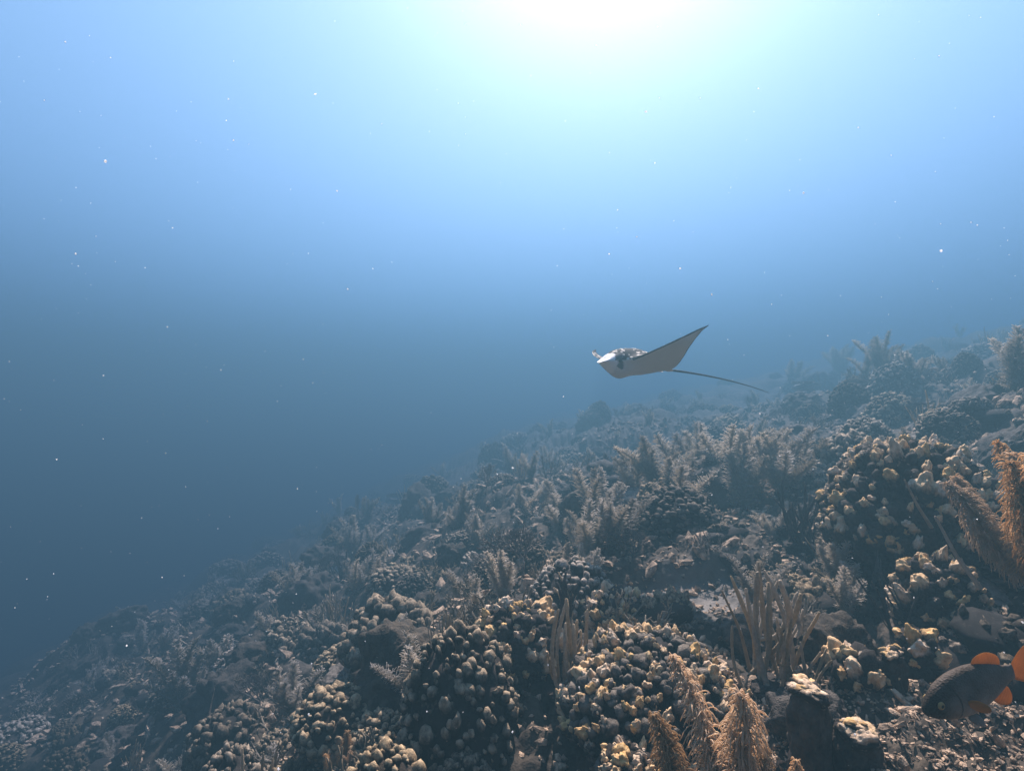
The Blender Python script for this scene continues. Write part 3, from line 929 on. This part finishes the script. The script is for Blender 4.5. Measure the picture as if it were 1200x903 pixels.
def build_ray():
    yk = np.array([0, .025, .05, .075, .095, .115, .15, .22, .32, .45, .57, .66, .72])
    LE = np.array([.475, .470, .450, .400, .330, .270, .235, .205, .170, .105, .035, -.020, -.085])
    TE = np.array([-.36, -.358, -.352, -.345, -.335, -.32, -.305, -.255, -.185, -.110, -.072, -.062, -.088])
    half = 80
    q = np.linspace(0, 1, half + 1)
    ys = 0.72 * (0.35 * q + 0.65 * q ** 1.7)
    ys = np.concatenate([-ys[:0:-1], ys])
    ay = np.abs(ys)
    def smooth(a):
        v = np.interp(ay, yk, a)
        for _ in range(3):
            v[1:-1] = 0.25 * v[:-2] + 0.5 * v[1:-1] + 0.25 * v[2:]
        return v
    le, te = smooth(LE), smooth(TE)
    nc = 110
    c = 0.5 - 0.5 * np.cos(np.linspace(0, math.pi, nc + 1))       # 0 = trailing, 1 = leading
    X = te[:, None] + (le - te)[:, None] * c[None]
    Y = np.repeat(ys[:, None], nc + 1, 1)
    edge = np.clip(4 * c * (1 - c), 0, 1) ** 0.55
    def g(x0, sx, sy, amp): return amp * np.exp(-((X - x0) / sx) ** 2 - (np.abs(Y) / sy) ** 2.4)
    up = g(0.06, .26, .15, .115) + g(0.31, .13, .085, .060) + 0.034 * np.clip(1 - np.abs(Y) / .74, 0, 1) ** 1.3 + .0015
    lo = g(0.04, .28, .16, .045) + g(0.29, .14, .085, .085) + 0.022 * np.clip(1 - np.abs(Y) / .74, 0, 1) ** 1.3 + .0015
    bill = np.clip((X - 0.385) / 0.08, 0, 1)
    up = up * (1 - 0.35 * bill); lo = lo * (1 - 0.55 * bill)
    e = np.broadcast_to(edge, X.shape)
    ab = np.abs(Y) / .72
    lift = np.where(Y > 0, 0.27 * ab ** 1.8, 0.25 * ab ** 1.4)
    tipb = np.where(Y > 0, -0.06, -0.03) * (np.clip(ab - .6, 0, 1) / .4) ** 2
    lift = lift + 0.28 * ab * (X - (0.4 * le + 0.6 * te)[:, None])    # leading edge carried higher
    Yb = Y * (1 - 0.17 * ab ** 2)
    ZU = up * e + lift; ZL = -lo * e + lift
    Xb = X + tipb
    n_s = len(ys); W = nc + 1
    U = np.stack([Xb, Yb, ZU], -1); Lw = np.stack([Xb, Yb, ZL], -1)
    V = np.concatenate([U.reshape(-1, 3), Lw.reshape(-1, 3)])
    I = np.arange(n_s * W).reshape(n_s, W); J = I + n_s * W
    a_, b_, c_, d_ = I[:-1, :-1], I[1:, :-1], I[1:, 1:], I[:-1, 1:]
    QU = np.stack([a_, d_, c_, b_], -1).reshape(-1, 4)
    QL = np.stack([a_, b_, c_, d_], -1).reshape(-1, 4) + n_s * W
    rim = []
    for k in (0, nc):
        i0 = I[:-1, k]; i1 = I[1:, k]; j0 = J[:-1, k]; j1 = J[1:, k]
        rim.append(np.stack([i0, i1, j1, j0], -1) if k == 0 else np.stack([i1, i0, j0, j1], -1))
    # colour areas
    cx = (X[:-1, :-1] + X[1:, 1:]) / 2; cyy = np.abs((Y[:-1, :-1] + Y[1:, 1:]) / 2)
    cc = np.broadcast_to((c[:-1] + c[1:])[None] / 2, cx.shape)
    head = (cx > 0.345) & (cyy < .11)
    patch = ((cx - 0.325) / .045) ** 2 + ((cyy - .080) / .022) ** 2 < 1
    mu = np.where(head, 3, 0); mu = np.where(patch, 4, mu)
    chord_m = (le - te)[:-1, None]
    rim_l = ((1 - cc) * chord_m < 0.016) & (cyy > .14)
    rim_t = (cc * chord_m < 0.010) & (cyy > .2)
    tip = cyy > .70
    ml = np.where(rim_l | rim_t | tip, 2, 1)
    ml = np.where(patch & (cyy > .07), 4, ml); ml = np.where(head, 3, ml)
    mi = np.concatenate([mu.ravel(), ml.ravel(), np.full(2 * (n_s - 1), 2)])
    me = make_mesh('ray_body', V, [QU, QL, rim[0], rim[1]], (m_top, m_belly, m_edge, m_face, m_patch), mat_index=mi)
    bm = bmesh.new(); bm.from_mesh(me)
    bmesh.ops.remove_doubles(bm, verts=bm.verts, dist=0.0004)
    bmesh.ops.recalc_face_normals(bm, faces=bm.faces)
    bm.to_mesh(me); bm.free()
    return me

def fin_mesh(name, outline, thick, mat):
    """thin solid fin from a closed outline in x-z, swelling to `thick` in the middle"""
    O = np.array(outline, float); n = len(O); cen = O.mean(0)
    V, Q = [], []
    rings = [1.0, 0.75, 0.4]
    for side in (1, -1):
        for rk in rings:
            th = thick * (1 - rk ** 2) + thick * 0.08
            for p_ in O:
                w = cen + (p_ - cen) * rk
                V.append((w[0], side * th / 2, w[1]))
    base = len(rings) * n
    V += [(cen[0], thick / 2, cen[1]), (cen[0], -thick / 2, cen[1])]
    T = []
    for s_ in (0, 1):
        o_ = s_ * base
        for k in range(len(rings) - 1):
            for i in range(n):
                j = (i + 1) % n
                f = [o_ + k * n + i, o_ + k * n + j, o_ + (k + 1) * n + j, o_ + (k + 1) * n + i]
                Q.append(f if s_ == 0 else f[::-1])
        k = len(rings) - 1
        for i in range(n):
            j = (i + 1) % n
            f = [o_ + k * n + i, o_ + k * n + j, 2 * base + s_]
            T.append(f if s_ == 0 else f[::-1])
    for i in range(n):
        j = (i + 1) % n
        Q.append([j, i, base + i, base + j])
    return make_mesh(name, np.array(V), [np.array(Q), np.array(T)], (mat,))

def round_outline(pts, n=5):
    """subdivide a closed polygon with corner cutting"""
    P = np.array(pts, float)
    for _ in range(2):
        A = 0.75 * P + 0.25 * np.roll(P, -1, 0); B = 0.25 * P + 0.75 * np.roll(P, -1, 0)
        P = np.stack([A, B], 1).reshape(-1, 2)
    return P

RAY_DEPTH = 4.0
RAY_YAW = math.radians(180 + 37)
ray = obj('eagle_ray', None, None, pix_at(748, 430, RAY_DEPTH), (math.radians(3), math.radians(-1), RAY_YAW))
ray.empty_display_size = 0.2
ray.scale = (.865, .865, .865)
tag(ray, 'spotted eagle ray gliding over the reef with its wings raised', 'ray')
ray_body = obj('body', build_ray(), ray)
for s in (1, -1):
    V, F = ico(3)
    obj('eye', make_mesh('ray_eye', V, [F], (m_eye,)), ray, (0.325, s * 0.090, 0.020), (0, 0, 0), (.017, .012, .015))
    pf = fin_mesh('pelvic_fin', round_outline([(0, 0), (-.05, .035), (-.12, .03), (-.13, .0), (-.06, -.02)]), .010, m_belly)
    obj('pelvic_fin', pf, ray, (-.29, s * .055, -.008), (math.radians(90 + s * 18), 0, 0))
obj('dorsal_fin', fin_mesh('dorsal_fin', round_outline([(0, 0), (-.03, .03), (-.06, .035), (-.065, 0)]), .008, m_edge), ray, (-.335, 0, .012))
s = np.linspace(0, 1, 40)
TP = np.stack([-.34 - 1.75 * s, 0.03 * np.sin(s * 2.2), .004 - .02 * s - .12 * s ** 2], -1)
V, T, Q = tube(TP, .0085 * (1 - s) ** 0.8 + .0026, 8)
obj('tail', make_mesh('ray_tail', V, [T, Q], (m_edge,)), ray)

# ------------------------------------------------------------------ the fish over the rubble
m_fish, t, N, Lk, b = color_mat('fish_skin', 0.6)
tc = N.new('ShaderNodeTexCoord'); sx = N.new('ShaderNodeSeparateXYZ'); Lk.new(tc.outputs['Object'], sx.inputs[0])
nz = N.new('ShaderNodeTexNoise'); nz.inputs['Scale'].default_value = 26; nz.inputs['Detail'].default_value = 6; Lk.new(tc.outputs['Object'], nz.inputs['Vector'])
ma = N.new('ShaderNodeMath'); ma.operation = 'MULTIPLY_ADD'; ma.inputs[1].default_value = 0.09
Lk.new(nz.outputs['Fac'], ma.inputs[0]); Lk.new(sx.outputs['Z'], ma.inputs[2])
cr = N.new('ShaderNodeValToRGB')
mr = N.new('ShaderNodeMapRange'); mr.inputs['From Min'].default_value = -.02; mr.inputs['From Max'].default_value = .105
Lk.new(ma.outputs[0], mr.inputs['Value']); Lk.new(mr.outputs[0], cr.inputs['Fac'])
cr.color_ramp.elements[0].color = (0.34, 0.30, 0.26, 1); cr.color_ramp.elements[1].color = (0.05, 0.036, 0.025, 1)
e2 = cr.color_ramp.elements.new(0.45); e2.color = (0.16, 0.13, 0.10, 1)
# dark snout and a dark line behind the gill cover
hd = N.new('ShaderNodeMapRange'); hd.inputs['From Min'].default_value = .105; hd.inputs['From Max'].default_value = .15
nx_ = N.new('ShaderNodeMath'); nx_.operation = 'MULTIPLY_ADD'; nx_.inputs[1].default_value = .05
Lk.new(nz.outputs['Fac'], nx_.inputs[0]); Lk.new(sx.outputs['X'], nx_.inputs[2]); Lk.new(nx_.outputs[0], hd.inputs['Value'])
gd = N.new('ShaderNodeVectorMath'); gd.operation = 'DISTANCE'; gd.inputs[1].default_value = (.125, 0, -.002)
flat = N.new('ShaderNodeVectorMath'); flat.operation = 'MULTIPLY'; flat.inputs[1].default_value = (1, 0, .8)
Lk.new(tc.outputs['Object'], flat.inputs[0]); Lk.new(flat.outputs[0], gd.inputs[0])
gl = N.new('ShaderNodeMath'); gl.operation = 'COMPARE'; gl.inputs[1].default_value = .058; gl.inputs[2].default_value = .0022
Lk.new(gd.outputs['Value'], gl.inputs[0])
mxh = N.new('ShaderNodeMath'); mxh.operation = 'MAXIMUM'
glh = N.new('ShaderNodeMath'); glh.operation = 'MULTIPLY'; glh.inputs[1].default_value = .75
Lk.new(gl.outputs[0], glh.inputs[0]); Lk.new(glh.outputs[0], mxh.inputs[0]); Lk.new(hd.outputs[0], mxh.inputs[1])
mixh = N.new('ShaderNodeMix'); mixh.data_type = 'RGBA'; mixh.inputs['B'].default_value = (.03, .022, .016, 1)
Lk.new(mxh.outputs[0], mixh.inputs['Factor']); Lk.new(cr.outputs['Color'], mixh.inputs['A'])
Lk.new(mixh.outputs['Result'], b.inputs['Base Color'])
sc_v = N.new('ShaderNodeTexVoronoi'); sc_v.inputs['Scale'].default_value = 190; Lk.new(tc.outputs['Object'], sc_v.inputs['Vector'])
bp = N.new('ShaderNodeBump'); bp.inputs['Strength'].default_value = .7; bp.inputs['Distance'].default_value = .002
Lk.new(sc_v.outputs['Distance'], bp.inputs['Height']); Lk.new(bp.outputs['Normal'], b.inputs['Normal'])
m_fin = plain('orange_fin', (0.52, 0.25, 0.055), 0.6, 0.5, 0.45)
t2 = m_fin.node_tree; wv = t2.nodes.new('ShaderNodeTexWave'); wv.inputs['Scale'].default_value = 55; wv.inputs['Distortion'].default_value = 2.5; wv.bands_direction = 'DIAGONAL'
tc2 = t2.nodes.new('ShaderNodeTexCoord'); t2.links.new(tc2.outputs['Object'], wv.inputs['Vector'])
bp2 = t2.nodes.new('ShaderNodeBump'); bp2.inputs['Strength'].default_value = .5; bp2.inputs['Distance'].default_value = .003
t2.links.new(wv.outputs['Fac'], bp2.inputs['Height']); t2.links.new(bp2.outputs['Normal'], t2.nodes['Principled BSDF'].inputs['Normal'])

def fish_body():
    xs = np.array([.155, .150, .138, .118, .09, .055, .01, -.035, -.075, -.105, -.125, -.135])
    hu = np.array([.002, .012, .024, .040, .055, .064, .066, .058, .043, .028, .021, .020])
    hl = np.array([.002, .010, .019, .030, .041, .050, .053, .046, .034, .023, .018, .018])
    wd = np.array([.002, .009, .016, .022, .027, .029, .028, .024, .017, .010, .006, .004])
    t_ = np.linspace(0, 1, len(xs)); tt = np.linspace(0, 1, 46)
    def sm(a):
        v = np.interp(tt, t_, a)
        for _ in range(3): v[1:-1] = .25 * v[:-2] + .5 * v[1:-1] + .25 * v[2:]
        return v
    X, A, B, Wd = sm(xs), sm(hu), sm(hl), sm(wd)
    na = 28; a = np.arange(na) * 2 * math.pi / na
    Y = Wd[:, None] * np.sign(np.sin(a)) * np.abs(np.sin(a)) ** 0.9
    Z = np.where(np.cos(a)[None] > 0, A[:, None], B[:, None]) * np.cos(a)[None]
    V = np.stack([np.repeat(X[:, None], na, 1), Y, Z], -1).reshape(-1, 3)
    i = np.arange(45)[:, None] * na; j = np.arange(na)[None]; k = (j + 1) % na
    Q = np.stack([i + j, i + na + j, i + na + k, i + k], -1).reshape(-1, 4)
    n0 = len(V)
    V = np.vstack([V, [X[0] + .001, 0, 0], [X[-1], 0, 0]])
    T = np.array([[n0, q, (q + 1) % na] for q in range(na)] + [[n0 + 1, 45 * na + (q + 1) % na, 45 * na + q] for q in range(na)])
    return make_mesh('fish_body', V, [Q, T], (m_fish,))
fish_at = pix_at(1139, 808, 1.42)
fish = obj('reef_fish', None, None, fish_at, (0, 0, 0)); fish.empty_display_size = .1
fwd = (pix_at(1086, 832, 1.39) - pix_at(1200, 781, 1.45)).normalized()
lft = Vector((0, 0, 1)).cross(fwd).normalized(); upv = fwd.cross(lft)
fish.rotation_euler = Matrix((fwd, lft, upv)).transposed().to_euler()
fish.scale = (1.0, 1.0, 1.0)
tag(fish, 'brown and silver reef fish with orange fins nosing down at the rubble', 'fish')
obj('body', fish_body(), fish)
obj('dorsal_fin', fin_mesh('fish_dorsal', round_outline([(-.01, .05), (-.02, .072), (-.045, .078), (-.075, .074), (-.105, .052), (-.10, .022), (-.05, .040)]), .005, m_fin), fish)
obj('anal_fin', fin_mesh('fish_anal', round_outline([(-.05, -.035), (-.065, -.062), (-.105, -.078), (-.118, -.055), (-.105, -.018)]), .005, m_fin), fish)
obj('tail_fin', fin_mesh('fish_tail', round_outline([(-.128, .016), (-.160, .040), (-.195, .056), (-.188, .025), (-.182, 0), (-.188, -.025), (-.195, -.052), (-.160, -.036), (-.128, -.016)]), .005, m_fin), fish)
for s in (1, -1):
    obj('pectoral_fin', fin_mesh('fish_pectoral', round_outline([(.0, .008), (-.016, .022), (-.044, .020), (-.048, .0), (-.03, -.014), (-.003, -.010)]), .004, m_fin), fish, (.050, s * .0285, .004), (math.radians(s * -18), math.radians(-40), math.radians(-s * 38)))
    obj('pelvic_fin', fin_mesh('fish_pelvic', round_outline([(.0, .0), (-.015, -.025), (-.045, -.042), (-.04, -.005)]), .004, m_fish), fish, (.05, s * .012, -.044), (math.radians(s * 18), 0, 0))
    V, F = ico(3)
    ey = obj('eye', make_mesh('fish_eye', V, [F], (plain('fish_iris', (.30, .20, .08), .3),)), fish, (.118, s * .0195, .012), (0, 0, 0), (.0095, .005, .0095))
    obj('pupil', make_mesh('fish_pupil', V, [F], (m_eye,)), ey, (0, s * .45, 0), (0, 0, 0), (.58, .68, .58))

# ------------------------------------------------------------------ specks drifting in the water
def specks():
    r = np.random.default_rng(3); V0, F0 = ico(1)
    n = 900
    y = 0.55 + 5.5 * r.uniform(0, 1, n) ** 0.8
    x = y * r.uniform(-1.05, 1.05, n); z = y * r.uniform(-0.75, 0.8, n)
    g_ = ground_arr(x, y, False)
    z = np.where(z < g_ + .05, g_ + r.uniform(.1, .9, n), z)
    size = np.clip(r.lognormal(-6.6, .42, n), .0005, .0032) * (0.6 + 0.16 * y)
    jit = 1 + .25 * r.normal(0, 1, (n, len(V0)))
    P = V0[None] * jit[:, :, None] * size[:, None, None] * r.uniform(.6, 1.3, (n, 1, 3)) + np.stack([x, y, z], -1)[:, None]
    F = (F0[None] + (np.arange(n) * len(V0))[:, None, None]).reshape(-1, 3)
    return make_mesh('drifting_specks', P.reshape(-1, 3), [F], (plain('speck', (.95, .95, .93), .8, .9),))
o = obj('drifting_specks', specks())
o['kind'] = 'stuff'; o['label'] = 'tiny pale specks drifting in the open water'; o['category'] = 'specks'
# ------------------------------------------------------------------ the water itself
def box_mesh(name, lo, hi):
    bm = bmesh.new()
    bmesh.ops.create_cube(bm, size=1.0)
    for v in bm.verts:
        v.co = Vector([lo[i] + (v.co[i] + 0.5) * (hi[i] - lo[i]) for i in range(3)])
    me = bpy.data.meshes.new(name)
    bm.to_mesh(me); bm.free()
    return me
haze_mat = bpy.data.materials.new('sea_water')
haze_mat.use_nodes = True
nt = haze_mat.node_tree
nt.nodes.clear()
out = nt.nodes.new('ShaderNodeOutputMaterial')
pv = nt.nodes.new('ShaderNodeVolumePrincipled')
pv.inputs['Color'].default_value = (0.053, 0.119, 0.152, 1)
pv.inputs['Absorption Color'].default_value = (0.022, 0.0605, 0.187, 1)
pv.inputs['Density'].default_value = 0.15
pv.inputs['Anisotropy'].default_value = 0.32
nt.links.new(pv.outputs['Volume'], out.inputs['Volume'])
haze_me = box_mesh('haze', (-75, -75, -32), (75, 75, WATER_TOP))
haze_me.materials.append(haze_mat)
haze = bpy.data.objects.new('haze', haze_me)
C.objects.link(haze)
haze['kind'] = 'stuff'
haze['label'] = 'clear blue sea water filling the whole scene'
haze['category'] = 'water'
